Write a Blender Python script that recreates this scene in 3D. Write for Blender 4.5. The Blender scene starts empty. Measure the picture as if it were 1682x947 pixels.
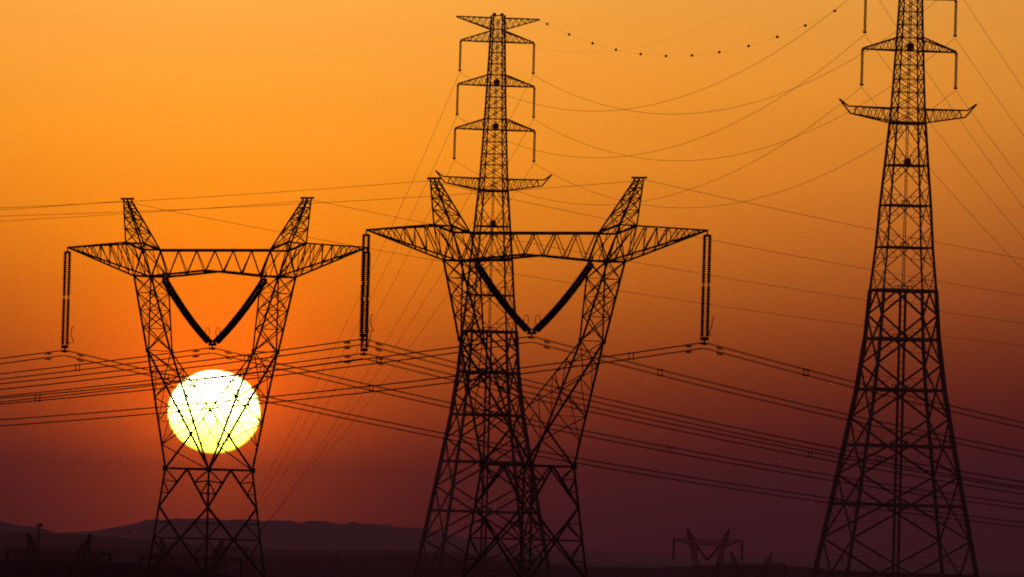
import bpy, math, random
from mathutils import Vector, Matrix
random.seed(7)
R = math.radians
scene = bpy.context.scene
COL = scene.collection

# ------------------------------------------------------------------ camera
FPX = 16746.0                      # focal length in pixels of the 1682 x 947 photograph (sun = 0.53 deg wide)
PITCH = math.atan(426.5 / FPX)
ROLL = R(1.6)
F = Vector((0, math.cos(PITCH), math.sin(PITCH)))
U0 = Vector((0, -math.sin(PITCH), math.cos(PITCH)))
R0 = Vector((1, 0, 0))
CR = math.cos(ROLL) * R0 + math.sin(ROLL) * U0
CU = math.cos(ROLL) * U0 - math.sin(ROLL) * R0
cam_data = bpy.data.cameras.new('camera')
cam = bpy.data.objects.new('camera', cam_data)
COL.objects.link(cam)
cam_data.sensor_width = 36.0
cam_data.lens = FPX / 1682.0 * 36.0
cam_data.clip_start = 1.0
cam_data.clip_end = 300000.0
m3 = Matrix((CR, CU, -F)).transposed()
cam.matrix_world = m3.to_4x4()
scene.camera = cam


def at(px, py, D):
    """World point at depth D (metres along +Y) seen at photo pixel px, py; the eye is the origin."""
    d = F + CR * ((px - 841.0) / FPX) - CU * ((py - 473.5) / FPX)
    return d * (D / d.y)


SUN_DIR = at(352, 676, 1000.0).normalized()
SUN_EL = math.asin(SUN_DIR.z)
SUN_AZ = math.atan2(SUN_DIR.x, SUN_DIR.y)      # from +Y towards +X

# ------------------------------------------------------------------ world: dusty sunset sky
world = bpy.data.worlds.new('World')
scene.world = world
world.use_nodes = True
nt = world.node_tree
nt.nodes.clear()
N = nt.nodes.new


def L(a, b):
    nt.links.new(a, b)


def wmath(op, a, b=None, c=None, clamp=False):
    n = N('ShaderNodeMath')
    n.operation = op
    n.use_clamp = clamp
    for i, v in enumerate((a, b, c)):
        if v is None:
            continue
        if isinstance(v, (int, float)):
            n.inputs[i].default_value = v
        else:
            L(v, n.inputs[i])
    return n.outputs[0]


tc = N('ShaderNodeTexCoord')
sep = N('ShaderNodeSeparateXYZ')
L(tc.outputs['Generated'], sep.inputs[0])
elev = wmath('MULTIPLY', wmath('ARCSINE', sep.outputs['Z']), 180 / math.pi)          # degrees
flat = N('ShaderNodeCombineXYZ')
L(sep.outputs['X'], flat.inputs[0])
L(sep.outputs['Y'], flat.inputs[1])
nrm = N('ShaderNodeVectorMath')
nrm.operation = 'NORMALIZE'
L(flat.outputs[0], nrm.inputs[0])
dst = N('ShaderNodeVectorMath')
dst.operation = 'DISTANCE'
L(nrm.outputs[0], dst.inputs[0])
dst.inputs[1].default_value = (math.sin(SUN_AZ), math.cos(SUN_AZ), 0)
azr = wmath('MULTIPLY', dst.outputs['Value'], 180 / math.pi)                         # azimuth distance, degrees
azd = wmath('SUBTRACT', wmath('SQRT', wmath('ADD', wmath('MULTIPLY', azr, azr), 0.64)), 0.8)   # rounded at the sun
ds = N('ShaderNodeVectorMath')
ds.operation = 'DISTANCE'
L(tc.outputs['Generated'], ds.inputs[0])
ds.inputs[1].default_value = SUN_DIR
angs = wmath('MULTIPLY', ds.outputs['Value'], 180 / math.pi)                         # distance from the sun, degrees

# away from the sun the dark band of dust stands higher
AZ_K, AZ_W = 0.16, 6.0
AZ_LIN, AZ_G, AZ_B = 0.155, 0.0123, 0.0084
azc = wmath('MINIMUM', azd, 8.0)
lift = wmath('MULTIPLY', wmath('SUBTRACT', 1.0, wmath('EXPONENT', wmath('MULTIPLY', azd, -1.0 / AZ_W))), AZ_K)
lift = wmath('ADD', lift, wmath('MULTIPLY', azc, AZ_LIN))
e2 = wmath('MAXIMUM', wmath('SUBTRACT', elev, lift), -0.9)
e3 = wmath('ADD', e2, 0.9)
pos = wmath('DIVIDE', e3, wmath('ADD', e3, 3.0))
ramp = N('ShaderNodeValToRGB')
L(pos, ramp.inputs[0])
STOPS = [  # effective elevation in degrees, linear colour
    (-0.90, (0.0094, 0.0004, 0.0050)),
    (-0.70, (0.0198, 0.0006, 0.0050)),
    (-0.50, (0.0387, 0.0010, 0.0045)),
    (-0.30, (0.0702, 0.0020, 0.0040)),
    (-0.10, (0.1191, 0.0048, 0.0030)),
    (0.10, (0.1897, 0.0114, 0.0020)),
    (0.25, (0.2584, 0.0201, 0.0012)),
    (0.40, (0.3410, 0.0332, 0.0006)),
    (0.55, (0.4363, 0.0518, 0.0003)),
    (0.70, (0.5423, 0.0765, 0.0002)),
    (0.85, (0.6558, 0.1073, 0.0003)),
    (1.00, (0.7728, 0.1438, 0.0004)),
    (1.15, (0.8888, 0.1844, 0.0007)),
    (1.30, (0.9992, 0.2275, 0.0011)),
    (1.50, (1.1304, 0.2850, 0.0020)),
    (1.70, (1.2361, 0.3383, 0.0045)),
    (1.90, (1.3015, 0.3842, 0.0090)),
    (2.20, (1.3450, 0.4365, 0.0190)),
    (2.60, (1.3300, 0.4826, 0.0440)),
    (3.00, (1.2600, 0.5200, 0.0700)),
    (3.80, (1.1500, 0.5400, 0.0950)),
    (8.00, (0.600, 0.290, 0.110)),
    (20.0, (0.150, 0.075, 0.100)),
    (45.0, (0.070, 0.045, 0.125)),
    (88.0, (0.050, 0.042, 0.160)),
]
cr = ramp.color_ramp
cr.interpolation = 'LINEAR'
while len(cr.elements) > 1:
    cr.elements.remove(cr.elements[-1])
for i, (e, c) in enumerate(STOPS):
    p = (e + 0.9) / (e + 0.9 + 3.0)
    el = cr.elements[0] if i == 0 else cr.elements.new(p)
    el.position = p
    el.color = (*[v * 0.6 for v in c], 1)
# the sky dims and greys away from the sun's azimuth
AZ_DIM = 8.57
dim = wmath('ADD', wmath('MULTIPLY', wmath('EXPONENT', wmath('MULTIPLY', azd, -1.0 / AZ_DIM)), 0.94 / 0.6), 0.06 / 0.6)
# faint drifting dust layers
vs_ = N('ShaderNodeVectorMath')
vs_.operation = 'MULTIPLY'
L(tc.outputs['Generated'], vs_.inputs[0])
vs_.inputs[1].default_value = (14.0, 14.0, 170.0)
dn = N('ShaderNodeTexNoise')
dn.inputs['Scale'].default_value = 1.0
dn.inputs['Detail'].default_value = 4.0
L(vs_.outputs[0], dn.inputs['Vector'])
dim = wmath('MULTIPLY', dim, wmath('ADD', wmath('MULTIPLY', dn.outputs['Fac'], 0.14), 0.93))
mul = N('ShaderNodeVectorMath')
mul.operation = 'SCALE'
# and its orange greys a little
sepc = N('ShaderNodeSeparateColor')
L(ramp.outputs[0], sepc.inputs[0])
grey = N('ShaderNodeCombineXYZ')
rz_ = wmath('MULTIPLY', sepc.outputs[0], azc)
L(wmath('MULTIPLY', rz_, AZ_G), grey.inputs[1])
L(wmath('MULTIPLY', rz_, AZ_B), grey.inputs[2])
addg = N('ShaderNodeVectorMath')
addg.operation = 'ADD'
L(ramp.outputs[0], addg.inputs[0])
L(grey.outputs[0], addg.inputs[1])
L(addg.outputs[0], mul.inputs[0])
L(dim, mul.inputs[3])
# aureole round the sun
aur = wmath('MULTIPLY', wmath('EXPONENT', wmath('MULTIPLY', angs, -1.0 / 0.431)), 3.11)
aurc = N('ShaderNodeVectorMath')
aurc.operation = 'SCALE'
aurc.inputs[0].default_value = (1.0, 0.1125, 0.0)
L(aur, aurc.inputs[3])
add = N('ShaderNodeVectorMath')
add.operation = 'ADD'
L(mul.outputs[0], add.inputs[0])
L(aurc.outputs[0], add.inputs[1])
bg1 = N('ShaderNodeBackground')
L(add.outputs[0], bg1.inputs[0])
bg1.inputs[1].default_value = 1.0
sky = N('ShaderNodeTexSky')
sky.sky_type = 'NISHITA'
sky.sun_disc = False
sky.sun_elevation = SUN_EL
sky.sun_rotation = SUN_AZ
sky.dust_density = 8.0
sky.air_density = 2.0
bg2 = N('ShaderNodeBackground')
L(sky.outputs[0], bg2.inputs[0])
bg2.inputs[1].default_value = 0.05
addS = N('ShaderNodeAddShader')
L(bg1.outputs[0], addS.inputs[0])
L(bg2.outputs[0], addS.inputs[1])
wout = N('ShaderNodeOutputWorld')
L(addS.outputs[0], wout.inputs[0])

# ------------------------------------------------------------------ sun lamp
sl = bpy.data.lights.new('sun_light', 'SUN')
sl.energy = 0.6
sl.angle = R(0.53)
sl.color = (1.0, 0.24, 0.09)
slo = bpy.data.objects.new('sun_light', sl)
COL.objects.link(slo)
# the lamp stands 0.8 deg above the visible disc so that the body of the sun does not shade its own light
LAMP_DIR = Vector((SUN_DIR.x, SUN_DIR.y, SUN_DIR.z + math.tan(R(0.8)))).normalized()
slo.rotation_euler = (-LAMP_DIR).to_track_quat('-Z', 'Y').to_euler()

scene.view_settings.view_transform = 'Standard'
scene.view_settings.look = 'None'
scene.view_settings.exposure = 0.0
scene.view_settings.gamma = 1.0
scene.view_settings.use_curve_mapping = False
scene.render.engine = 'CYCLES'
scene.cycles.use_denoising = False          # sensor-like grain, as in the photograph
scene.cycles.sample_clamp_indirect = 0.4
scene.cycles.sample_clamp_direct = 14.0
scene.cycles.use_adaptive_sampling = False
scene.cycles.filter_width = 1.9
scene.cycles.volume_bounces = 1
scene.cycles.max_bounces = 4


# ------------------------------------------------------------------ materials
def mat(name, base, rough=0.6, metal=0.0, var=0.25, scale=3.0, base2=None):
    m = bpy.data.materials.new(name)
    m.use_nodes = True
    t = m.node_tree
    b = t.nodes['Principled BSDF']
    b.inputs['Roughness'].default_value = rough
    b.inputs['Metallic'].default_value = metal
    tcn = t.nodes.new('ShaderNodeTexCoord')
    nz = t.nodes.new('ShaderNodeTexNoise')
    nz.inputs['Scale'].default_value = scale
    nz.inputs['Detail'].default_value = 6
    t.links.new(tcn.outputs['Object'], nz.inputs['Vector'])
    rp = t.nodes.new('ShaderNodeValToRGB')
    b2 = base2 or tuple(c * (1 - var) for c in base)
    rp.color_ramp.elements[0].color = (*b2, 1)
    rp.color_ramp.elements[1].color = (*base, 1)
    rp.color_ramp.elements[0].position = 0.35
    rp.color_ramp.elements[1].position = 0.65
    t.links.new(nz.outputs['Fac'], rp.inputs[0])
    t.links.new(rp.outputs[0], b.inputs['Base Color'])
    bump = t.nodes.new('ShaderNodeBump')
    bump.inputs['Strength'].default_value = 0.2
    t.links.new(nz.outputs['Fac'], bump.inputs['Height'])
    t.links.new(bump.outputs[0], b.inputs['Normal'])
    return m


STEEL = mat('flare_tinted_galvanised_steel', (0.26, 0.135, 0.10), 0.8, 0.0, 0.35, 2.0, (0.17, 0.075, 0.055))  # red of the sun's lens flare is tinted into the grey steel's colour
PORC = mat('brown_glazed_porcelain', (0.035, 0.018, 0.012), 0.45, 0.0, 0.3)
ALU = mat('weathered_aluminium_wire', (0.14, 0.13, 0.125), 0.7, 0.3, 0.3)
BALL = mat('dull_red_warning_ball', (0.16, 0.03, 0.015), 0.6, 0.0, 0.2)
CONC = mat('concrete_footing', (0.30, 0.28, 0.25), 0.9, 0.0, 0.3)

# ------------------------------------------------------------------ mesh helpers
def mesh_obj(name, verts, faces, material, parent=None, smooth=False):
    me = bpy.data.meshes.new(name)
    me.from_pydata(verts, [], faces)
    me.update()
    if smooth:
        for p in me.polygons:
            p.use_smooth = True
    me.materials.append(material)
    o = bpy.data.objects.new(name, me)
    COL.objects.link(o)
    if parent:
        o.parent = parent
    return o


def empty(name, loc, rz=0.0):
    o = bpy.data.objects.new(name, None)
    COL.objects.link(o)
    o.location = loc
    o.rotation_euler = (0, 0, rz)
    o.empty_display_size = 1.0
    return o


def tag(o, label, cat, group=None, kind=None):
    o['label'] = label
    o['category'] = cat
    if group:
        o['group'] = group
    if kind:
        o['kind'] = kind
    return o


# unit steel angle: L section, 1 wide, 1 long along Z
LSEC = [(-.5, -.5), (.5, -.5), (.5, -.22), (-.22, -.22), (-.22, .5), (-.5, .5)]


def angle_data():
    v = [(x, y, 0) for x, y in LSEC] + [(x, y, 1) for x, y in LSEC]
    f = [(i, (i + 1) % 6, 6 + (i + 1) % 6, 6 + i) for i in range(6)]
    f += [(5, 4, 3, 0), (3, 2, 1, 0), (6, 9, 10, 11), (6, 7, 8, 9)]
    return v, f


UV, UF = angle_data()
UNIT = bpy.data.meshes.new('steel_angle')
UNIT.from_pydata(UV, [], UF)
UNIT.update()
UNIT.materials.append(STEEL)


def bar_matrix(p0, p1, w):
    p0 = Vector(p0)
    p1 = Vector(p1)
    d = p1 - p0
    q = d.to_track_quat('Z', 'Y')
    return Matrix.Translation(p0) @ q.to_matrix().to_4x4() @ Matrix.Diagonal((w, w, d.length, 1))


def bar(name, p0, p1, w, parent):
    o = bpy.data.objects.new(name, UNIT)
    COL.objects.link(o)
    o.parent = parent
    o.matrix_basis = bar_matrix(p0, p1, w)
    return o


class MB:
    """collects bars, boxes, tubes and lathes into one mesh"""

    def __init__(self):
        self.v = []
        self.f = []

    def raw(self, v, f):
        k = len(self.v)
        self.v += [tuple(x) for x in v]
        self.f += [tuple(i + k for i in q) for q in f]

    def bar(self, p0, p1, w):
        M = bar_matrix(p0, p1, w)
        self.raw([M @ Vector(x) for x in UV], UF)

    def square(self, p0, p1, w):
        M = bar_matrix(p0, p1, w)
        v = [M @ Vector((x, y, z)) for z in (0, 1) for x, y in ((-.5, -.5), (.5, -.5), (.5, .5), (-.5, .5))]
        self.raw(v, [(3, 2, 1, 0), (4, 5, 6, 7), (0, 1, 5, 4), (1, 2, 6, 5), (2, 3, 7, 6), (3, 0, 4, 7)])

    def poly(self, pts, w):
        for i in range(len(pts) - 1):
            self.square(pts[i], pts[i + 1], w * 0.86)

    def box(self, c, s):
        x, y, z = c
        a, b, d = s[0] / 2, s[1] / 2, s[2] / 2
        v = [(x + i * a, y + j * b, z + k * d) for k in (-1, 1) for j in (-1, 1) for i in (-1, 1)]
        self.raw(v, [(0, 2, 3, 1), (4, 5, 7, 6), (0, 1, 5, 4), (2, 6, 7, 3), (0, 4, 6, 2), (1, 3, 7, 5)])

    def tube(self, pts, r, n=5, closed=False):
        pts = [Vector(p) for p in pts]
        vs, fs = [], []
        m = len(pts)
        for i, p in enumerate(pts):
            a = pts[(i - 1) % m] if (closed or i > 0) else pts[0]
            b = pts[(i + 1) % m] if (closed or i < m - 1) else pts[-1]
            t = (b - a).normalized()
            ref = Vector((0, 0, 1)) if abs(t.z) < 0.9 else Vector((1, 0, 0))
            s = t.cross(ref).normalized()
            w = s.cross(t)
            rr = r[i] if isinstance(r, (list, tuple)) else r
            for k in range(n):
                an = 2 * math.pi * k / n
                vs.append(p + (s * math.cos(an) + w * math.sin(an)) * rr)
        for i in range(m if closed else m - 1):
            j = (i + 1) % m
            for k in range(n):
                fs.append((i * n + k, i * n + (k + 1) % n, j * n + (k + 1) % n, j * n + k))
        if not closed:
            fs.append(tuple(range(n - 1, -1, -1)))
            fs.append(tuple((m - 1) * n + k for k in range(n)))
        self.raw(vs, fs)

    def build(self, name, material, parent=None, smooth=False):
        return mesh_obj(name, self.v, self.f, material, parent, smooth)


def lerp(a, b, t):
    return Vector(a) + (Vector(b) - Vector(a)) * t


# ------------------------------------------------------------------ terrain
D1, D2, D3, D4 = 872.0, 822.0, 3900.0, 3277.0
HARM = 43.0                                     # height of the arm tips of the Y pylons above their base


def base_of(px, py, D, h):
    p = at(px, py, D)
    return Vector((p.x, p.y, p.z - h))


B1 = base_of(353.5, 406, D1, HARM)
B2 = base_of(878.0, 377.5, D2, HARM)
B3 = base_of(813.0, 213, D3, 181.4)
B4 = base_of(1494.0, 83, D4, 181.4)
BL1 = base_of(96, 906, 2427, HARM)
BL2 = base_of(314, 915, 2510, HARM)
BF1 = base_of(1163, 886, 4190, HARM)
BF2 = base_of(1234, 924, 4300, HARM)
LINE = (B4 - B3)
LINE.z = 0
LDIR = LINE.normalized()
BA = B3 - LDIR * 512.0
BA.z = B3.z - 3
CTRL = [(B1, 350), (B2, 350), (B3, 350), (B4, 350), (BL1, 500), (BL2, 500), (BF1, 300), (BF2, 300), (BA, 250)]


def vnoise(x, y):
    return (math.sin(x * 1.0 + 1.3 * math.sin(y * .7 + .4)) + math.sin(y * 1.1 + 1.7 * math.sin(x * .63 + 2.1))
            + .5 * math.sin(2.3 * x + 1.9 * y + 1.0) + .5 * math.sin(2.9 * y - 2.1 * x + 3.0)) / 3.0


def bump1(t):
    return math.exp(-min(t * t, 60.0))


def sig(t):
    return 1.0 / (1.0 + math.exp(max(-60.0, min(60.0, -t))))


def ground(x, y):
    sw, sz = 0.02, -20.0 * 0.02
    for p, rad in CTRL:
        d2 = ((x - p.x) ** 2 + (y - p.y) ** 2) / (rad * rad)
        w = 1.0 / (0.02 + d2 * d2)
        sw += w
        sz += w * p.z
    z = sz / sw
    far = min(1.0, max(0.0, (y - 5000.0) / 4000.0))
    near = min(1.0, max(0.0, (y - 5000.0) / 1500.0))
    z += near * 2.5 * vnoise(x / 420.0, y / 900.0)
    # long low ridges beyond the plain, higher towards the left
    a = x / max(y, 2500.0) * FPX + 841.0                       # bearing, as photo column
    wob = 0.10 * vnoise(x / 900.0, y / 2600.0)
    r1 = 66.0 * bump1((y - 21000.0) / 2200.0) * (0.40 + 0.60 * sig((a - 215.0) / 28.0) * sig(-(a - 770.0) / 50.0)) * sig(-(a - 900.0) / 60.0)
    r2 = 44.0 * bump1((y - 16000.0) / 1100.0) * sig(-(a - 120.0) / 45.0)
    r3 = 24.0 * bump1((y - 12500.0) / 1300.0) * (0.75 + 0.25 * math.sin(a / 130.0 + 1.0)) * sig(-(a - 820.0) / 70.0)
    r4 = 12.0 * bump1((y - 8600.0) / 700.0) * (0.7 + 0.3 * math.sin(a / 90.0))
    r5 = 15.0 * bump1((y - 26500.0) / 1500.0)
    fine = 0.05 * vnoise(a / 9.0, y / 900.0) + 0.035 * vnoise(a / 3.1, y / 400.0 + 5)
    r6 = 6.5 * bump1((y - 5400.0) / 450.0) * sig(-(a - 520.0) / 90.0)
    z += r6 * (1 + 3 * fine)
    z += far * (r1 + r2 + r3 + r5) * (1 + wob + fine) + near * r4 * (1 + 2 * wob)
    # dark low rise in front of the plain, lower left
    crest = -9.0 - 16.0 * ((y - 3300.0) / 420.0) ** 2 + 1.2 * vnoise(x / 23.0, y / 90.0) + 0.8 * vnoise(x / 7.0, y / 60.0 + 2) - 40.0 * sig((a - 520.0) / 45.0)
    z = max(z, crest)
    return z


def terrain():
    ys = [-400.0, -100.0, 60.0]
    y = 150.0
    while y < 30000:
        ys.append(y)
        y += max(40.0, min(y * 0.022, 260.0))
    nx = 260
    vs, fs = [], []
    for y in ys:
        half = 700 + 0.16 * max(y, 0)
        for i in range(nx + 1):
            t = i / nx * 2 - 1
            x = half * (0.55 * t + 0.45 * t ** 3)
            vs.append((x, y, ground(x, max(y, 60.0))))
    w = nx + 1
    for j in range(len(ys) - 1):
        for i in range(nx):
            k = j * w + i
            fs.append((k, k + 1, k + w + 1, k + w))
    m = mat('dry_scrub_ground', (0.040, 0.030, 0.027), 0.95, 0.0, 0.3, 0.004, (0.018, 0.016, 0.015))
    t = m.node_tree
    rmp = next(n for n in t.nodes if n.type == 'VALTORGB')
    bs = t.nodes['Principled BSDF']
    bs.inputs['Specular IOR Level'].default_value = 0.0
    tcn = next(n for n in t.nodes if n.type == 'TEX_COORD')
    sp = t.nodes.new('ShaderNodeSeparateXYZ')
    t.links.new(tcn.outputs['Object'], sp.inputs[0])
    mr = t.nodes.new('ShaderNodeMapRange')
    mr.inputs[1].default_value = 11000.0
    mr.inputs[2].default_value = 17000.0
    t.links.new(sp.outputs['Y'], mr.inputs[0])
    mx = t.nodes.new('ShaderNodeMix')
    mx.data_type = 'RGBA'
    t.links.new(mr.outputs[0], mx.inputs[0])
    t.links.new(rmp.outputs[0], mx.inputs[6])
    mx.inputs[7].default_value = (0.48, 0.31, 0.30, 1)          # far ridges paled in the base colour, painting in haze brightness
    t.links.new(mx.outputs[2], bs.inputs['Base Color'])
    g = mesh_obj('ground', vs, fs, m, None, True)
    tag(g, 'dark flat scrubland and low hazy ridges under the pylons', 'ground', kind='structure')


terrain()


# ------------------------------------------------------------------ the Y shaped pylon
def wine_glass(S):
    """Member list of one Y pylon: S.chord(part, pts, w), S.lace(part, p0, p1, w). u = across, v = along the line, z up."""
    uo, ui, dd = 9.8, 7.7, 1.1
    lo, li, dl = 8.7, 6.65, 1.05
    zT, zN, zB, zC = 42.75, 43.4, 40.5, 41.0
    ub, db, zb = 6.4, 1.42, 34.1
    aw, zw = 2.63, 24.0
    WC, WL, WS = 0.155, 0.075, 0.052

    # central beam
    for v in (-1, 1):
        S.chord('crossbeam', [(-uo, v * dd, zN), (-ui, v * dd, zT), (ui, v * dd, zT), (uo, v * dd, zN)], 0.2)
        S.chord('crossbeam', [(-lo, v * dl, zB), (-li, v * dl, zB), (0, v * dl, zC), (li, v * dl, zB), (lo, v * dl, zB)], 0.2)

    def zbot(u):
        return zB + (zC - zB) * max(0.0, 1 - abs(u) / li)
    nb = 7
    for v in (-1, 1):
        for i in range(nb):
            u0 = -ui + 2 * ui * i / nb
            u1 = -ui + 2 * ui * (i + 1) / nb
            um = (u0 + u1) / 2
            S.lace('crossbeam', (u0, v * dd, zT), (um, v * dl, zbot(um)), WL)
            S.lace('crossbeam', (um, v * dl, zbot(um)), (u1, v * dd, zT), WL)
    for i in range(nb):
        u0 = -ui + 2 * ui * i / nb
        u1 = -ui + 2 * ui * (i + 1) / nb
        s = 1 if i % 2 else -1
        S.lace('crossbeam', (u0, -s * dd, zT), (u1, s * dd, zT), WS)
        S.lace('crossbeam', (u0, -dl, zbot(u0) if abs(u0) < li else zB), (u0, dl, zbot(u0) if abs(u0) < li else zB), WS)
    for s in (-1, 1):
        # side arm
        tip = (s * 18.05, 0, 43.0)
        part = ('cross_arm', s)
        for v in (-1, 1):
            S.chord(part, [(s * uo, v * dd, zN), tip], WC * .95)
            S.chord(part, [(s * lo, v * dl, zB), tip], WC * .95)
        n = 7
        for v in (-1, 1):
            for i in range(n):
                t0, t1 = i / n, (i + .5) / n
                a0 = lerp((s * uo, v * dd, zN), tip, t0)
                b0 = lerp((s * lo, v * dl, zB), tip, t1)
                a1 = lerp((s * uo, v * dd, zN), tip, (i + 1) / n)
                S.lace(part, a0, b0, WL * .9)
                if i < n - 1:
                    S.lace(part, b0, a1, WL * .9)
        for i in range(n - 1):
            t0, t1 = i / n, (i + 1) / n
            S.lace(part, lerp((s * lo, -dl, zB), tip, t0), lerp((s * lo, dl, zB), tip, t1), WS)
            S.lace(part, lerp((s * uo, -dd, zN), tip, t1), lerp((s * uo, dd, zN), tip, t1), WS)
        # earth wire peak
        part = ('peak', s)
        ut, zt = s * 10.85, 47.1
        cor = [((s * uo, -dd, zN), (ut + s * .22, -.25, zt)), ((s * uo, dd, zN), (ut + s * .22, .25, zt)),
               ((s * ui, dd, zT), (ut - s * .22, .25, zt)), ((s * ui, -dd, zT), (ut - s * .22, -.25, zt))]
        for a, b in cor:
            S.chord(part, [a, b], WC * .85)
        S.chord(part, [(ut - .75, 0, zt + .1), (ut + .75, 0, zt + .1)], .2)
        n = 4
        tt = [0, .33, .6, .82, 1]
        for k in range(4):
            a, b = cor[k], cor[(k + 1) % 4]
            for i in range(n):
                p0, p1 = lerp(a[0], a[1], tt[i]), lerp(b[0], b[1], tt[i + 1])
                q0, q1 = lerp(b[0], b[1], tt[i]), lerp(a[0], a[1], tt[i + 1])
                S.lace(part, p0, p1, WL)
                if i < 3:
                    S.lace(part, q0, q1, WS)
                if i:
                    S.lace(part, lerp(a[0], a[1], tt[i]), lerp(b[0], b[1], tt[i]), WL)
        # knuckle between beam, arm and leg
        part = ('window_leg', s)
        for v in (-1, 1):
            S.lace(part, (s * uo, v * dd, zN), (s * lo, v * dl, zB), WL * 1.4)
            S.lace(part, (s * ui, v * dd, zT), (s * lo, v * dl, zB), WL * 1.4)
            S.lace(part, (s * ui, v * dd, zT), (s * li, v * dl, zB), WC)
            S.lace(part, (s * uo, v * dd, zN), (s * li, v * dl, zB), WL)
            S.lace(part, (s * (uo + ui) / 2, v * dd, (zT + zN) / 2), (s * (lo + li) / 2, v * dl, zB), WL)
        S.lace(part, (s * uo, -dd, zN), (s * lo, dl, zB), WL)
        S.lace(part, (s * uo, dd, zN), (s * lo, -dl, zB), WL)
        S.lace(part, (s * ui, -dd, zT), (s * li, dl, zB), WL)
        S.lace(part, (s * uo, -dd, zN), (s * uo, dd, zN), WL)
        S.lace(part, (s * lo, -dl, zB), (s * lo, dl, zB), WC)
        S.lace(part, (s * li, -dl, zB), (s * li, dl, zB), WC)
        # window leg, upper: a square shaft that tapers to the knee
        knee = {v: Vector((s * ub, v * db, zb)) for v in (-1, 1)}
        topO = {v: Vector((s * lo, v * dl, zB)) for v in (-1, 1)}
        topI = {v: Vector((s * li, v * dl, zB)) for v in (-1, 1)}
        for v in (-1, 1):
            S.chord(part, [topO[v], knee[v] + Vector((s * .10, 0, 0))], WC)
            S.chord(part, [topI[v], knee[v] - Vector((s * .10, 0, 0))], WC)
        lv = [0, .22, .45, .7, 1.0]
        for i in range(4):
            t0, t1 = lv[i], lv[i + 1]
            for v in (-1, 1):                    # the two faces across the line
                if i < 3:
                    S.lace(part, lerp(topO[v], knee[v], t0), lerp(topI[v], knee[v], t1), WL)
                    S.lace(part, lerp(topI[v], knee[v], t0), lerp(topO[v], knee[v], t1), WS)
                    S.lace(part, lerp(topI[v], knee[v], t1), lerp(topO[v], knee[v], t1), WS)
            for P in (topO, topI):               # outer and inner faces
                S.lace(part, lerp(P[-1], knee[-1], t0), lerp(P[1], knee[1], t1), WL)
                S.lace(part, lerp(P[1], knee[1], t0), lerp(P[-1], knee[-1], t1), WL)
            S.lace(part, lerp(topO[-1], knee[-1], t1), lerp(topO[1], knee[1], t1), WL)
        # lower: outer chord to the near waist corner, inner chord crossing to the opposite one
        outw = {v: Vector((s * aw, v * aw, zw)) for v in (-1, 1)}
        inw = {v: Vector((-s * aw, v * aw, zw)) for v in (-1, 1)}
        for v in (-1, 1):
            S.chord(part, [knee[v], outw[v]], WC * 1.05)
            k0 = knee[v] + Vector((0, 0.02 * s, 0))
            xp = lerp(k0, inw[v], 0.71)
            S.chord(part, [k0, xp], WC * 1.05 if s == v else 0.10)
            S.chord(part, [xp, inw[v]], WC * 1.05)
        n = 5
        for v in (-1, 1):
            for i in range(1, n):
                t = i / n * .72
                a = lerp(knee[v], outw[v], i / n)
                b = lerp(knee[v], inw[v], t)
                S.lace(part, a, b, WL * .85)
                a1 = lerp(knee[v], outw[v], (i + 1) / n)
                if i < n - 1:
                    S.lace(part, b, a1, WL * .85)
        n = 5
        for i in range(n):
            t0, t1 = i / n, (i + 1) / n
            w = WL if i < 4 else WL
            if i % 2 == 0:
                S.lace(part, lerp(knee[-1], outw[-1], t0), lerp(knee[1], outw[1], t1), w)
            else:
                S.lace(part, lerp(knee[1], outw[1], t0), lerp(knee[-1], outw[-1], t1), w)
            if i in (1, 3):
                S.lace(part, lerp(knee[-1], outw[-1], t0), lerp(knee[1], outw[1], t0), WS)
        for i in range(2):
            t0, t1 = i * .26, (i + 1) * .26
            S.lace(part, lerp(knee[-1], inw[-1], t0), lerp(knee[1], inw[1], t1), WL)
            S.lace(part, lerp(knee[1], inw[1], t0), lerp(knee[-1], inw[-1], t1), WL)
    # gusset plates where the crossing chords meet
    # body
    def A(z):
        return aw + (zw - z) * 0.1
    cs = [(-1, -1), (1, -1), (1, 1), (-1, 1)]
    for cx, cy in cs:
        S.chord(('leg', (cx, cy)), [(cx * aw, cy * aw, zw), (cx * A(0), cy * A(0), 0)], 0.21)
    def P(k, z):
        cx, cy = cs[k % 4]
        return Vector((cx * A(z), cy * A(z), z))
    def Mid(k, z):
        return (P(k, z) + P(k + 1, z)) / 2
    for k in range(4):
        S.piece('belt', P(k, zw), P(k + 1, zw), .17)
        z1, z2, z3 = 20.75, 18.05, 14.85
        S.piece('brace', Mid(k, zw), P(k, z1), .145)
        S.piece('brace', Mid(k, zw), P(k + 1, z1), .145)
        for (za, zm, zc) in ((z1, z2, z3), (z3, 10.9, 6.4)):
            m = Mid(k, zm)
            S.piece('brace', P(k, za), m, .145)
            S.piece('brace', P(k + 1, za), m, .145)
            S.piece('brace', m, P(k, zc), .145)
            S.piece('brace', m, P(k + 1, zc), .145)
            S.piece('belt', P(k, zm), P(k + 1, zm), .13)
            for s0, s1 in ((k, k + 1), (k + 1, k)):
                S.piece('stay', lerp(P(s0, za), m, .5), P(s0, zm), .085)
                S.piece('stay', lerp(P(s0, za), m, .5), lerp(P(s0, za), P(s0, zm), .5), .085)
                S.piece('stay', lerp(m, P(s0, zc), .5), P(s0, zm), .085)
                S.piece('stay', lerp(m, P(s0, zc), .5), lerp(P(s0, zm), P(s0, zc), .55), .085)
        m = Mid(k, 2.2)
        S.piece('brace', P(k, 6.4), Mid(k, 6.4) * 1.0, .16)
        S.piece('brace', P(k + 1, 6.4), Mid(k, 6.4) * 1.0, .16)
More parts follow.
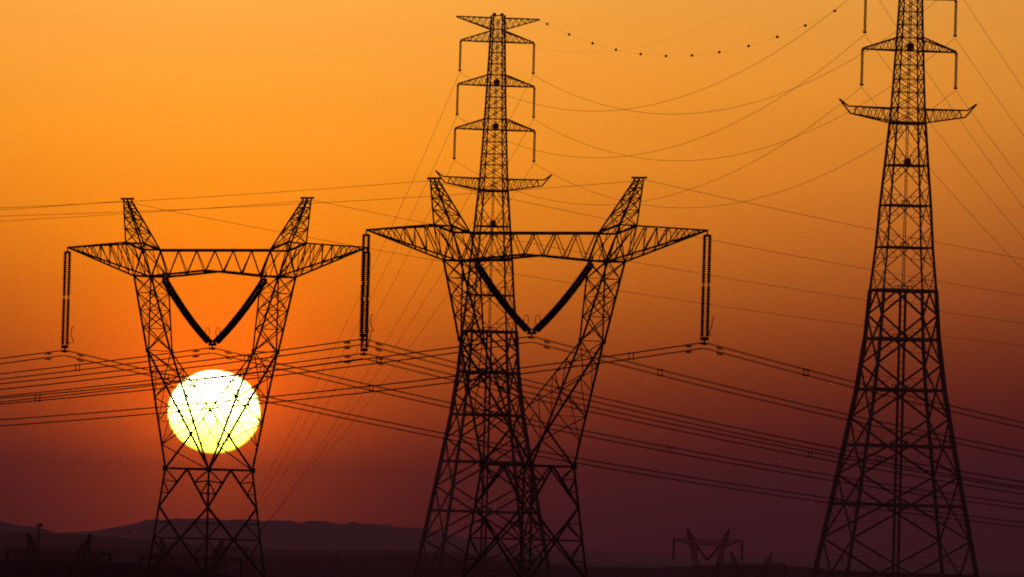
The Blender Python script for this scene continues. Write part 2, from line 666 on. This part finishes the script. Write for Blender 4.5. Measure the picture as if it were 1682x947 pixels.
        S.piece('brace', Mid(k, 6.4), P(k, .3), .19)
        S.piece('brace', Mid(k, 6.4), P(k + 1, .3), .19)
        # knee stays below the waist
        for s0, s1 in ((k, k + 1), (k + 1, k)):
            S.piece('stay', lerp(Mid(k, zw), P(s0, z1), .35), lerp(P(s0, zw), P(s0, z1), .30), .085)
            S.piece('stay', lerp(Mid(k, zw), P(s0, z1), .65), lerp(P(s0, zw), P(s0, z1), .62), .085)
            S.piece('stay', lerp(Mid(k, zw), P(s0, z1), .35), P(s0, zw), .085)
            S.piece('stay', lerp(Mid(k, zw), P(s0, z1), .65), lerp(P(s0, zw), P(s0, z1), .30), .085)
    return


class Whole:
    """near pylon: every bar an object of its own"""

    def __init__(self, root):
        self.root = root
        self.parts = {}
        self.mb = {}
        self.lac = []

    def chord(self, part, pts, w):
        self.mb.setdefault(part, MB()).poly(pts, w)

    def lace(self, part, p0, p1, w):
        self.lac.append((part, p0, p1, w))

    def piece(self, name, p0, p1, w):
        bar(name, p0, p1, w, self.root)

    def finish(self):
        for k, m in self.mb.items():
            nm = k if isinstance(k, str) else k[0]
            self.parts[k] = m.build(nm, STEEL, self.root)
        for part, p0, p1, w in self.lac:
            bar('lacing_bar', p0, p1, w, self.parts[part])


class Joined:
    """far pylon: one mesh, bars a little heavier"""

    def __init__(self, k):
        self.m = MB()
        self.k = k

    def chord(self, part, pts, w):
        self.m.poly(pts, w * self.k)

    def lace(self, part, p0, p1, w):
        self.m.bar(p0, p1, w * self.k)

    def piece(self, name, p0, p1, w):
        self.m.bar(p0, p1, w * self.k)


GP = 'Y shaped lattice pylons'


def near_pylon(base, rz, label):
    root = empty('lattice_pylon', base, rz)
    tag(root, label, 'pylon', GP)
    S = Whole(root)
    wine_glass(S)
    S.finish()
    for cx in (-1, 1):
        for cy in (-1, 1):
            m = MB()
            m.box((cx * 5.05, cy * 5.05, -.1), (1.3, 1.3, .9))
            m.box((cx * 5.04, cy * 5.04, .45), (.7, .7, .3))
            m.build('footing', CONC, root)
    # gusset plates at the crossing of the V chords and the waist corners
    for v in (-1, 1):
        m = MB()
        m.box((0, v * 2.31, 26.95), (.42, .05, .45))
        m.build('gusset_plate', STEEL, root)
        for u in (-1, 1):
            m = MB()
            m.box((u * 2.66, v * 2.66, 24.0), (.3, .3, .42))
            m.build('gusset_plate', STEEL, root)
            m = MB()
            m.box((u * 6.4, v * 1.5, 34.1), (.34, .05, .4))
            m.build('gusset_plate', STEEL, root)
    return root


T1 = near_pylon(B1, R(-43.2), 'Y shaped lattice pylon with the setting sun behind its legs')
T2 = near_pylon(B2, R(-40.5), 'Y shaped lattice pylon overlapping the tall central mast')

FARM = None


def far_pylon(base, rz, label, k):
    root = empty('distant_pylon', base, rz)
    tag(root, label, 'pylon', 'distant pylons low on the horizon')
    S = Joined(k)
    wine_glass(S)
    S.m.build('lattice_frame', STEEL, root)
    for s in (-1, 1):
        m = MB()
        m.tube([(s * 18.05, 0, 43), (s * 18.05, 0, 34.6)], .38, 6)
        m.build('insulator_string', PORC, root)
        m = MB()
        m.tube([(s * 6.2, 0, 40.6), (s * 3.0, 0, 37.4), (0, 0, 34.7)], .42, 6)
        m.build('insulator_string', PORC, root)
    return root


far_pylon(BL1, R(-45), 'dim distant pylon on the horizon in the bottom left corner', 1.7)
far_pylon(BL2, R(-45), 'dim distant pylon seen through the base of the sunlit pylon', 1.4)
far_pylon(BF1, R(-40), 'small distant pylon on the horizon left of the right hand mast, the higher of two', 1.6)
far_pylon(BF2, R(-40), 'small distant pylon on the horizon beside the right hand mast, the lower of two', 1.6)


# ------------------------------------------------------------------ insulators
def shed_string(m, p0, p1, r, pitch=0.15, sag=0.0, n=10):
    """a string of insulator discs from p0 to p1 as one turned surface"""
    p0, p1 = Vector(p0), Vector(p1)
    Ln = (p1 - p0).length
    k = max(4, int(Ln / pitch))
    pts, rs = [], []
    for i in range(k):
        for f, rr in ((0.0, .5), (.28, 1.0), (.60, .92), (.70, .5)):
            t = (i + f) / k
            p = lerp(p0, p1, t)
            p.z -= sag * 4 * t * (1 - t)
            pts.append(p)
            rs.append(r * rr)
    m.tube(pts, rs, n)


def ring(m, c, axis_u, axis_w, ru, rw, r=.03, n=16):
    c = Vector(c)
    m.tube([c + Vector(axis_u) * ru * math.cos(2 * math.pi * i / n) + Vector(axis_w) * rw * math.sin(2 * math.pi * i / n) for i in range(n)], r, 5, True)


ATT = {}


def hang_set(T, key, s, label):
    root = empty('insulator_set', T.matrix_basis @ Vector((s * 18.05, 0, 43.0)), T.rotation_euler.z)
    tag(root, label, 'insulator', 'suspension insulators hanging from the Y pylons')
    m = MB()
    m.tube([(0, 0, .05), (0, 0, -.35)], .06, 6)
    m.box((0, 0, -.42), (.75, .07, .18))
    m.build('top_yoke', STEEL, root)
    for k in (-1, 1):
        for (za, zb_) in ((-.5, -4.25), (-4.5, -8.5)):
            m = MB()
            shed_string(m, (k * .27, 0, za), (k * .27, 0, zb_), .17, .17)
            m.build('insulator_string', PORC, root, True)
        m = MB()
        m.box((k * .27, 0, -4.375), (.09, .09, .3))
        m.build('link', STEEL, root)
    m = MB()
    m.box((0, 0, -8.63), (.8, .09, .28))
    m.tube([(0, 0, -8.7), (0, 0, -9.15)], .07, 6)
    m.box((0, 0, -9.05), (.6, .25, .12))
    m.build('bottom_yoke', STEEL, root)
    m = MB()
    m.tube([(s * -.35 + .75, 0, -8.3), (.72, 0, -7.6), (.80, 0, -7.0), (.95, 0, -6.85), (.98, 0, -7.0)], .035, 5)
    m.tube([(.2, 0, -8.3), (.72, 0, -8.3)], .035, 5)
    m.build('arcing_horn', STEEL, root)
    ATT[key] = T.matrix_basis @ Vector((s * 18.05, 0, 33.85))


def v_set(T, key, label):
    root = empty('vee_insulator_set', T.matrix_basis @ Vector((0, 0, 34.4)), T.rotation_euler.z)
    tag(root, label, 'insulator', 'V shaped insulator sets under the pylon beams')
    dz = -34.4
    for s in (-1, 1):
        m = MB()
        m.tube([(s * 6.25, 0, 40.9 + dz), (s * 6.0, 0, 40.25 + dz)], .07, 6)
        m.box((s * 6.0, 0, 40.25 + dz), (.14, .62, .2))
        m.build('top_yoke', STEEL, root)
        for v in (-1, 1):
            m = MB()
            shed_string(m, (s * 5.95, v * .25, 40.15 + dz), (s * .35, v * .25, 34.85 + dz), .2, .2, .32)
            m.build('insulator_string', PORC, root, True)
        m = MB()
        m.tube([(s * .55, 0, 34.75 + dz), (s * .62, 0, 35.3 + dz)], .03, 5)
        ring(m, (s * .62, 0, 35.72 + dz), (1, 0, 0), (0, 0, 1), .25, .42, .03)
        m.build('arcing_horn', STEEL, root)
    m = MB()
    m.box((0, 0, 34.68 + dz), (.9, .1, .22))
    m.box((0, 0, 34.68 + dz), (.14, .66, .18))
    m.tube([(0, 0, 34.6 + dz), (0, 0, 34.2 + dz)], .06, 6)
    m.box((0, 0, 34.3 + dz), (.6, .25, .1))
    m.build('bottom_yoke', STEEL, root)
    ATT[key] = T.matrix_basis @ Vector((0, 0, 34.2))


hang_set(T1, ('a', -1), -1, 'double insulator string hanging from the free left arm of the sunlit pylon')
hang_set(T1, ('a', 1), 1, 'lower of the two insulator strings hanging between the Y pylons')
v_set(T1, ('a', 0), 'black V of insulators under the beam of the sunlit pylon')
hang_set(T2, ('b', -1), -1, 'higher of the two insulator strings hanging between the Y pylons')
hang_set(T2, ('b', 1), 1, 'double insulator string hanging alone from the arm facing the tall right mast')
v_set(T2, ('b', 0), 'black V of insulators in front of the central mast')


# ------------------------------------------------------------------ conductors of the Y pylons
def span_pts(p, dirv, Ln, sag, n, frac=1.0):
    out = []
    for i in range(n + 1):
        t = (i / n) * frac
        q = p + dirv * (Ln * t)
        q.z = p.z - sag * 4 * t * (1 - t)
        out.append(q)
    return out


SP = .225


def bundle(p, dirv, label, sag=14.0, Ln=400.0):
    root = empty('conductor_bundle', p)
    tag(root, label, 'power line', 'conductor bundles of the Y pylons')
    side = Vector((dirv.y, -dirv.x, 0)).normalized()
    pts = span_pts(Vector((0, 0, 0)), dirv, Ln, sag, 44)
    for a in (-1, 1):
        for b in (-1, 1):
            m = MB()
            m.tube([q + side * (a * SP) + Vector((0, 0, b * SP)) for q in pts], .026, 5)
            m.build('wire', ALU, root, True)
    d = random.uniform(9, 20)
    # dampers by the clamp
    for b in (-1, 1):
        for dd_, a in ((1.6, 1), (2.3, -1)):
            q = span_pts(Vector((0, 0, 0)), dirv, Ln, sag, 1, dd_ / Ln)[1]
            m = MB()
            c = q + side * (a * SP) + Vector((0, 0, b * SP - .13))
            m.tube([c - dirv * .28, c - dirv * .13], .06, 6)
            m.tube([c + dirv * .13, c + dirv * .28], .06, 6)
            m.tube([c - dirv * .28, c + dirv * .28], .02, 5)
            m.box(c + Vector((0, 0, .08)), (.05, .05, .16))
            m.build('vibration_damper', STEEL, root)
    while d < Ln - 5:
        q = span_pts(Vector((0, 0, 0)), dirv, Ln, sag, 1, d / Ln)[1]
        m = MB()
        cs = [q + side * (a * SP) + Vector((0, 0, b * SP)) for a, b in ((-1, -1), (1, -1), (1, 1), (-1, 1))]
        for i in range(4):
            m.bar(cs[i], cs[(i + 1) % 4], .07)
            m.box(cs[i], (.13, .13, .13))
        m.build('spacer', STEEL, root)
        d += random.uniform(38, 55)
    return root


def earth_wire(name, p, dirv, label, Ln, sag, r, group, cat='power line'):
    m = MB()
    pts = span_pts(Vector((0, 0, 0)), dirv, Ln, sag, 44)
    m.tube(pts, r, 5)
    o = m.build(name, ALU, None, True)
    o.location = p
    tag(o, label, cat, group)
    return o


for key, T, nm in (('a', T1, 'sunlit pylon'), ('b', T2, 'pylon by the central mast')):
    rz = T.rotation_euler.z
    vdir = Vector((-math.sin(rz), math.cos(rz), 0))         # right and away
    for s, ph in ((-1, 'left string'), (0, 'V insulators'), (1, 'right string')):
        for sg, dn in ((1, 'right'), (-1, 'left')):
            bundle(ATT[(key, s)], vdir * sg, 'four wire bundle running %s from the %s of the %s' % (dn, ph, nm), sag=14.0 if sg > 0 else 13.0)
    for s, ph in ((-1, 'left'), (1, 'right')):
        p = T.matrix_basis @ Vector((s * 10.85 + s * .7, 0, 47.0))
        for sg, dn in ((1, 'right'), (-1, 'left')):
            earth_wire('earth_wire', p, vdir * sg, 'thin earth wire running %s from the %s horn of the %s' % (dn, ph, nm), 400.0, 10.0, .017, 'earth wires of the Y pylons')


# ------------------------------------------------------------------ the tall crossing masts
PROF = [(0, 23.3), (13.0, 21.4), (35.2, 17.6), (54.2, 14.5), (72.2, 11.6), (88.5, 9.75), (104.1, 8.75), (118, 7.55), (131.5, 6.75),
        (144.4, 5.75), (158.2, 4.75), (163, 4.45), (172.2, 4.05), (181.4, 3.65), (189.8, 3.3), (198.3, 3.0), (206.7, 2.7), (215.1, 2.45), (220, 2.3), (225.2, 2.2)]


def half(z):
    for (z0, a0), (z1, a1) in zip(PROF, PROF[1:]):
        if z <= z1:
            return a0 + (a1 - a0) * (z - z0) / (z1 - z0)
    return PROF[-1][1]


ARMS = [(181.4, 15.6), (198.3, 15.0), (215.1, 14.4)]
STR_LEN = 11.6
CS = [(-1, -1), (1, -1), (1, 1), (-1, 1)]


def tall_mast(base, rz, label):
    root = empty('tall_lattice_mast', base, rz)
    tag(root, label, 'pylon', 'tall crossing masts')

    def P(k, z):
        cx, cy = CS[k % 4]
        a = half(z)
        return Vector((cx * a, cy * a, z))

    def Mid(k, z):
        return (P(k, z) + P(k + 1, z)) / 2
    lac = MB()
    for k in range(4):
        m = MB()
        zs = [p[0] for p in PROF]
        for z0, z1 in zip(zs, zs[1:]):
            w = 1.2 if z1 <= 90 else (1.05 if z1 < 105 else (.62 if z1 < 160 else .5))
            m.bar(P(k, z0 - (.2 if z0 else 0)), P(k, z1 + .2), w)
        m.build('leg', STEEL, root)
        m = MB()
        c = P(k, 0)
        m.box(c + Vector((0, 0, -1.0)), (6, 6, 3))
        m.box(c + Vector((0, 0, .8)), (3.4, 3.4, .8))
        m.build('footing', CONC, root)
    big = [0.6, 13.0, 35.2, 54.2, 72.2, 88.5, 104.1]
    for z0, z1 in zip(big, big[1:]):
        zm = (z0 + z1) / 2
        for k in range(4):
            bar('belt', P(k, z1), P(k + 1, z1), .95, root)
            for a in (k, k + 1):
                bar('brace', Mid(k, z1), P(a, zm), .62, root)
                bar('brace', P(a, zm), Mid(k, z0), .62, root)
                lac.bar(lerp(Mid(k, z1), P(a, zm), .5), P(a, z1), .15)
                lac.bar(lerp(Mid(k, z1), P(a, zm), .5), lerp(P(a, z1), P(a, zm), .5), .15)
                lac.bar(lerp(Mid(k, z0), P(a, zm), .5), P(a, z0), .15)
                lac.bar(lerp(Mid(k, z0), P(a, zm), .5), lerp(P(a, z0), P(a, zm), .5), .15)
        # plan bracing in the belt
        for k in range(2):
            bar('plan_brace', Mid(k, z1), Mid(k + 2, z1), .6, root)
            bar('plan_brace', Mid(k, z1), Mid(k + 1, z1), .5, root)
            bar('plan_brace', Mid(k + 2, z1), Mid(k + 3, z1), .5, root)
    up = [104.1, 118, 131.5, 144.4, 158.2]
    for z0, z1 in zip(up, up[1:]):
        zm = (z0 + z1) / 2
        for k in range(4):
            bar('belt', P(k, z1), P(k + 1, z1), .55, root)
            for a in (k, k + 1):
                bar('brace', Mid(k, z1), P(a, zm), .28, root)
                bar('brace', P(a, zm), Mid(k, z0), .28, root)
                for (ma, q) in ((Mid(k, z1), z1), (Mid(k, z0), z0)):
                    lac.bar(lerp(ma, P(a, zm), .5), P(a, q), .16)
                    lac.bar(lerp(ma, P(a, zm), .5), lerp(P(a, q), P(a, zm), .5), .16)
    top = [158.2, 163, 168, 172.2, 176.8, 181.4, 185.6, 189.8, 194.0, 198.3, 202.5, 206.7, 211, 215.1, 220, 225.2]
    for i, (z0, z1) in enumerate(zip(top, top[1:])):
        for k in range(4):
            bar('brace', P(k, z0), P(k + 1, z1), .25, root)
            bar('brace', P(k + 1, z0), P(k, z1), .25, root)
            bar('belt', P(k, z1), P(k + 1, z1), .25, root)
    lac.build('lacing', STEEL, root)['kind'] = 'stuff'
    # lift shaft and ladder up the axis
    m = MB()
    for cx, cy in CS:
        m.bar((cx * .85, cy * .85, 0), (cx * .85, cy * .85, 104), .36)
    z = 2.0
    while z < 103:
        for k in range(4):
            a, b = CS[k], CS[(k + 1) % 4]
            m.bar((a[0] * .85, a[1] * .85, z), (b[0] * .85, b[1] * .85, z), .16)
        z += 2.2
    m.build('lift_shaft', STEEL, root)
    m = MB()
    for s in (-1, 1):
        m.bar((s * .3, 0, 104), (s * .3, 0, 224), .22)
    z = 105.0
    while z < 223:
        m.bar((-.3, 0, z), (.3, 0, z), .12)
        z += 1.5
    m.build('ladder', STEEL, root)
    for z in big[2:] + up[1:] + [181.4, 198.3, 215.1]:
        m = MB()
        r = 2.3 if z < 110 else 1.1
        m.box((0, 0, z + .1), (2 * r, 2 * r, .5))
        for cx, cy in CS:
            m.bar((cx * r, cy * r, z), (cx * r, cy * r, z + 1.6), .2)
        for k in range(4):
            a, b = CS[k], CS[(k + 1) % 4]
            m.bar((a[0] * r, a[1] * r, z + 1.6), (b[0] * r, b[1] * r, z + 1.6), .2)
        if z in (144.4, 181.4, 198.3):
            m.box((.3, 0, z + 1.4), (1.7, 1.7, 1.9))
        m.build('platform', STEEL, root)

    def truss(name, tops, bots, tips, n, wc, wl):
        """two sided arm: tops/bots = function(v) start points, tips = common end"""
        mm = MB()
        for v in (-1, 1):
            mm.bar(tops(v), tips[0], wc)
            mm.bar(bots(v), tips[1], wc)
        o = mm.build(name, STEEL, root)
        for v in (-1, 1):
            for i in range(n):
                a0, a1 = lerp(tops(v), tips[0], i / n), lerp(tops(v), tips[0], (i + 1) / n)
                b = lerp(bots(v), tips[1], (i + .5) / n)
                bar('lacing_bar', a0, b, wl, o)
                if i < n - 1:
                    bar('lacing_bar', b, a1, wl, o)
        for i in range(1, n):
            bar('lacing_bar', lerp(bots(-1), tips[1], i / n), lerp(bots(1), tips[1], i / n), wl, o)
        return o
    for s in (-1, 1):
        for z, hl in ARMS:
            a, a2 = half(z), half(z + 4.3)
            tp = ((s * hl, 0, z + .25), (s * hl, 0, z))
            truss('cross_arm', lambda v: (s * a2, v * a2, z + 4.3), lambda v: (s * a, v * a, z), tp, 5, .46, .2)
        a, a2 = half(225), half(219.8)
        truss('earth_wire_arm', lambda v: (s * a, v * a, 224.3), lambda v: (s * a2, v * a2, 219.8), ((s * 16.3, 0, 224.4), (s * 16.3, 0, 224.2)), 6, .42, .2)
        # catch net arm with upturned tip
        a, a2 = half(158.2), half(162.6)
        kx = s * 19.6
        o = truss('net_arm', lambda v: (s * a2, v * a2, 162.6), lambda v: (s * a, v * a, 158.2), ((kx, 0, 162.9), (kx - s * .6, 0, 160.6)), 6, .46, .2)
        m = MB()
        m.bar((kx, 0, 162.8), (s * 22.8, 0, 165.1), .5)
        m.bar((kx - s * .6, 0, 160.6), (s * 22.8, 0, 165.1), .5)
        m.build('net_arm_tip', STEEL, root)
    # thicker tops of the body
    for k in range(4):
        bar('belt', P(k, 158.0), P(k + 1, 158.0), .7, root)
    m = MB()
    for s in (-1, 1):
        m.box((s * 1.5, 0, 225.7), (1.1, 1.1, 1.0))
    m.build('beacon', STEEL, root)
    return root


ARZ = math.atan2(LDIR.y, LDIR.x) + math.pi / 2        # arms across the line
if math.cos(ARZ) < 0:
    ARZ += math.pi
T3 = tall_mast(B3, ARZ, 'tall lattice mast rising behind the middle Y pylon')
T4 = tall_mast(B4, ARZ, 'tall lattice mast on the right with its top cut off')
CAT = {}
ORD = ['lowest', 'middle', 'topmost']
for T, key, nm in ((T3, 3, 'central mast'), (T4, 4, 'right mast')):
    for i, (z, hl) in enumerate(ARMS):
        for s in (-1, 1):
            p = T.matrix_basis @ Vector((s * hl, 0, z))
            CAT[(key, i, s)] = p + Vector((0, 0, -STR_LEN - .6))
            if key == 4 and i == 2:
                continue                               # wholly above the frame
            root = empty('mast_insulator', p, ARZ)
            tag(root, 'long insulator on the %s side of the %s arm of the %s' % ('left' if s < 0 else 'right', ORD[i], nm), 'insulator', 'insulators of the tall masts')
            m = MB()
            m.box((0, 0, -.45), (.9, .4, .5))
            m.build('top_yoke', STEEL, root)
            for k in (-1, 1):
                m = MB()
                shed_string(m, (k * .22, 0, -.7), (k * .22, 0, -STR_LEN + .4), .27, .34, 0, 8)
                m.build('insulator_string', PORC, root, True)
            m = MB()
            m.box((0, 0, -STR_LEN + .1), (1.1, .5, .7))
            m.build('bottom_yoke', STEEL, root)


# ------------------------------------------------------------------ lines of the crossing
def wire_between(name, a, b, sag, r, label, group, n=48):
    m = MB()
    pts = []
    for i in range(n + 1):
        t = i / n
        q = lerp(a, b, t) - a
        q.z -= sag * 4 * t * (1 - t)
        pts.append(q)
    m.tube(pts, r, 5)
    o = m.build(name, ALU, None, True)
    o.location = a
    tag(o, label, 'power line', group)
    return o


SIDE = Vector((math.cos(ARZ), math.sin(ARZ), 0))
for i in range(3):
    for s in (-1, 1):
        sn = 'left' if s < 0 else 'right'
        wire_between('crossing_conductor', CAT[(3, i, s)], CAT[(4, i, s)], 26.5, .065,
                     'sagging line between the tall masts, %s arms, %s side' % (ORD[i], sn), 'lines sagging between the tall masts')
        an = BA + SIDE * (s * (2.0 + 1.6 * i)) + Vector((0, 0, 20.6))
        wire_between('descending_conductor', CAT[(3, i, s)], an, 9.0, .065,
                     'line dropping to the horizon from the %s %s arm of the central mast' % (ORD[i], sn), 'lines dropping from the central mast')
        e = CAT[(4, i, s)] + LDIR * 512.0
        e = e + SIDE * (s * (5 + 4.0 * i) - s * ARMS[i][1])
        e.z = B4.z + 24
        wire_between('descending_conductor', CAT[(4, i, s)], e, 9.0, .06,
                     'steep line dropping right from the %s %s arm of the right mast' % (ORD[i], sn), 'lines dropping from the right mast')
BALLS = [899, 936, 975, 1014, 1055, 1097, 1140, 1185, 1233, 1280, 1326, 1374]
NTH = ['first', 'second', 'third', 'fourth', 'fifth', 'sixth', 'seventh', 'eighth', 'ninth', 'tenth', 'eleventh', 'twelfth']


def px_of(p):
    return 841 + FPX * p.dot(CR) / p.dot(F)


for s in (-1, 1):
    a = T3.matrix_basis @ Vector((s * 16.3, 0, 224.2))
    b = T4.matrix_basis @ Vector((s * 16.3, 0, 224.2))
    sn = 'left' if s < 0 else 'right'
    SAGE = 26.8
    wire_between('crossing_earth_wire', a, b, SAGE, .02, 'thin earth wire between the tops of the masts, %s side' % sn, 'earth wires of the tall masts')

    def ball(t, label, r):
        p = lerp(a, b, t)
        p.z -= SAGE * 4 * t * (1 - t)
        vs, fs = [], []
        nu, nv = 12, 8
        for j in range(nv + 1):
            th = math.pi * j / nv
            rr = r * (1.04 if j == nv // 2 else 1.0)       # bolted equator flange
            for i in range(nu):
                ph = 2 * math.pi * i / nu
                vs.append((rr * math.sin(th) * math.cos(ph), rr * math.sin(th) * math.sin(ph), r * math.cos(th)))
        for j in range(nv):
            for i in range(nu):
                fs.append((j * nu + i, (j + 1) * nu + i, (j + 1) * nu + (i + 1) % nu, j * nu + (i + 1) % nu))
        o = mesh_obj('warning_ball', vs, fs, BALL, None, True)
        o.location = p
        tag(o, label, 'warning ball', 'warning balls strung between the mast tops')
        m = MB()
        for q in (-1, 1):
            m.tube([LDIR * (q * r * .9), LDIR * (q * r * 1.35)], .12, 6)
        m.build('wire_clamp', STEEL, o)
    if s > 0:
        for i, bx in enumerate(BALLS):
            lo_, hi_ = 0.0, 1.0
            for _ in range(40):
                mid = (lo_ + hi_) / 2
                if px_of(lerp(a, b, mid)) < bx:
                    lo_ = mid
                else:
                    hi_ = mid
            ball(lo_, '%s warning ball along the wire from the top of the central mast' % NTH[i], .5)

# anchor pylon where the crossing lines come down, low on the horizon
root = empty('anchor_pylon', BA, ARZ)
tag(root, 'low anchor pylon on the horizon where the steep lines come down', 'pylon')
for s in (-1, 1):
    m = MB()
    for v in (-1, 1):
        m.bar((s * 4.5 - 1.2, v * 1.6, -1), (s * 4.5, v * .5, 22), .3)
        m.bar((s * 4.5 + 1.2, v * 1.6, -1), (s * 4.5, v * .5, 22), .3)
    m.build('post', STEEL, root)
m = MB()
for v in (-1, 1):
    for z in (20.4, 21.8):
        m.bar((-6.2, v * .6, z), (6.2, v * .6, z), .25)
    for i in range(6):
        u = -6 + 2 * i
        m.bar((u, v * .6, 20.4), (u + 1, v * .6, 21.8), .12)
        m.bar((u + 1, v * .6, 21.8), (u + 2, v * .6, 20.4), .12)
m.build('crossbeam', STEEL, root)

# slim lamp post in the bottom left
p = at(64, 863, 2600)
g = ground(p.x, p.y)
root = empty('lamp_post', (p.x, p.y, g))
tag(root, 'slim lamp post behind the dim pylon in the bottom left corner', 'lamp post')
m = MB()
m.tube([(0, 0, -1), (0, 0, p.z - g)], [.45, .22], 8)
m.build('pole', STEEL, root)
m = MB()
m.box((.1, 0, p.z - g), (1.6, 1.2, .5))
m.box((.35, 0, p.z - g + .45), (.8, .8, .4))
m.build('lamp_head', STEEL, root)


# ------------------------------------------------------------------ the sun itself, far beyond the haze
def sun_body():
    D = 120000.0
    c = at(352, 676, D)
    rx, rz = 77.5 / FPX * D, 69.5 / FPX * D
    nu, nv = 64, 40
    vs, fs = [], []
    for j in range(nv + 1):
        th = math.pi * j / nv
        for i in range(nu):
            ph = 2 * math.pi * i / nu
            vs.append((rx * math.sin(th) * math.cos(ph), rx * math.sin(th) * math.sin(ph), rz * math.cos(th)))
    for j in range(nv):
        for i in range(nu):
            fs.append((j * nu + i, (j + 1) * nu + i, (j + 1) * nu + (i + 1) % nu, j * nu + (i + 1) % nu))
    m = bpy.data.materials.new('sun_surface')
    m.use_nodes = True
    t = m.node_tree
    t.nodes.clear()
    tcn = t.nodes.new('ShaderNodeTexCoord')
    sp = t.nodes.new('ShaderNodeSeparateXYZ')
    t.links.new(tcn.outputs['Generated'], sp.inputs[0])
    rp = t.nodes.new('ShaderNodeValToRGB')
    e = rp.color_ramp.elements
    SUNC = [(0.0, (15, 13.5, .85)), (0.20, (17, 16.5, 1.7)), (0.42, (18, 18, 3.2)), (0.66, (20, 20, 6.5)), (0.95, (20, 20, 9.0))]
    for q, (ps, c3) in enumerate(SUNC):
        k = e[0] if q == 0 else e.new(ps)
        k.position = ps
        k.color = (*[v / 32.0 for v in c3], 1)
    e.remove(e[-1])
    t.links.new(sp.outputs['Z'], rp.inputs[0])
    em = t.nodes.new('ShaderNodeEmission')
    em.inputs[1].default_value = 32.0
    # limb darkening: the rim is redder and dimmer than the middle of the disc
    sc3 = t.nodes.new('ShaderNodeVectorMath')
    sc3.operation = 'MULTIPLY'
    t.links.new(tcn.outputs['Object'], sc3.inputs[0])
    sc3.inputs[1].default_value = (1 / rx, 0, 1 / rz)
    ln = t.nodes.new('ShaderNodeVectorMath')
    ln.operation = 'LENGTH'
    t.links.new(sc3.outputs[0], ln.inputs[0])
    mr = t.nodes.new('ShaderNodeMapRange')
    mr.interpolation_type = 'SMOOTHSTEP'
    mr.inputs[1].default_value = 0.90
    mr.inputs[2].default_value = 1.0
    t.links.new(ln.outputs['Value'], mr.inputs[0])
    mx = t.nodes.new('ShaderNodeMix')
    mx.data_type = 'RGBA'
    t.links.new(mr.outputs[0], mx.inputs[0])
    t.links.new(rp.outputs[0], mx.inputs[6])
    mx.inputs[7].default_value = (2.6 / 32, 1.5 / 32, .10 / 32, 1)
    t.links.new(mx.outputs[2], em.inputs[0])
    out = t.nodes.new('ShaderNodeOutputMaterial')
    t.links.new(em.outputs[0], out.inputs[0])
    m.cycles.emission_sampling = 'FRONT'
    o = mesh_obj('sun', vs, fs, m, None, True)
    o.location = c
    tag(o, 'blazing pale yellow setting sun behind the left pylon', 'sun')


sun_body()

# ------------------------------------------------------------------ haze
def haze_box():
    x, y0, y1, z0, z1 = 6500.0, -500.0, 31000.0, -90.0, 225.0
    vs = [(sx * x, yy, zz) for zz in (z0, z1) for yy in (y0, y1) for sx in (-1, 1)]
    fs = [(0, 2, 3, 1), (4, 5, 7, 6), (0, 1, 5, 4), (2, 6, 7, 3), (0, 4, 6, 2), (1, 3, 7, 5)]
    m = bpy.data.materials.new('dusty_air')
    m.use_nodes = True
    t = m.node_tree
    t.nodes.clear()
    pv = t.nodes.new('ShaderNodeVolumePrincipled')
    pv.inputs['Color'].default_value = (0.74, 0.44, 0.86, 1)
    pv.inputs['Density'].default_value = 6.0e-5
    pv.inputs['Anisotropy'].default_value = 0.0
    out = t.nodes.new('ShaderNodeOutputMaterial')
    t.links.new(pv.outputs[0], out.inputs['Volume'])
    o = mesh_obj('haze', vs, fs, m)
    tag(o, 'thin dusty evening air over the whole plain', 'haze', kind='stuff')


haze_box()
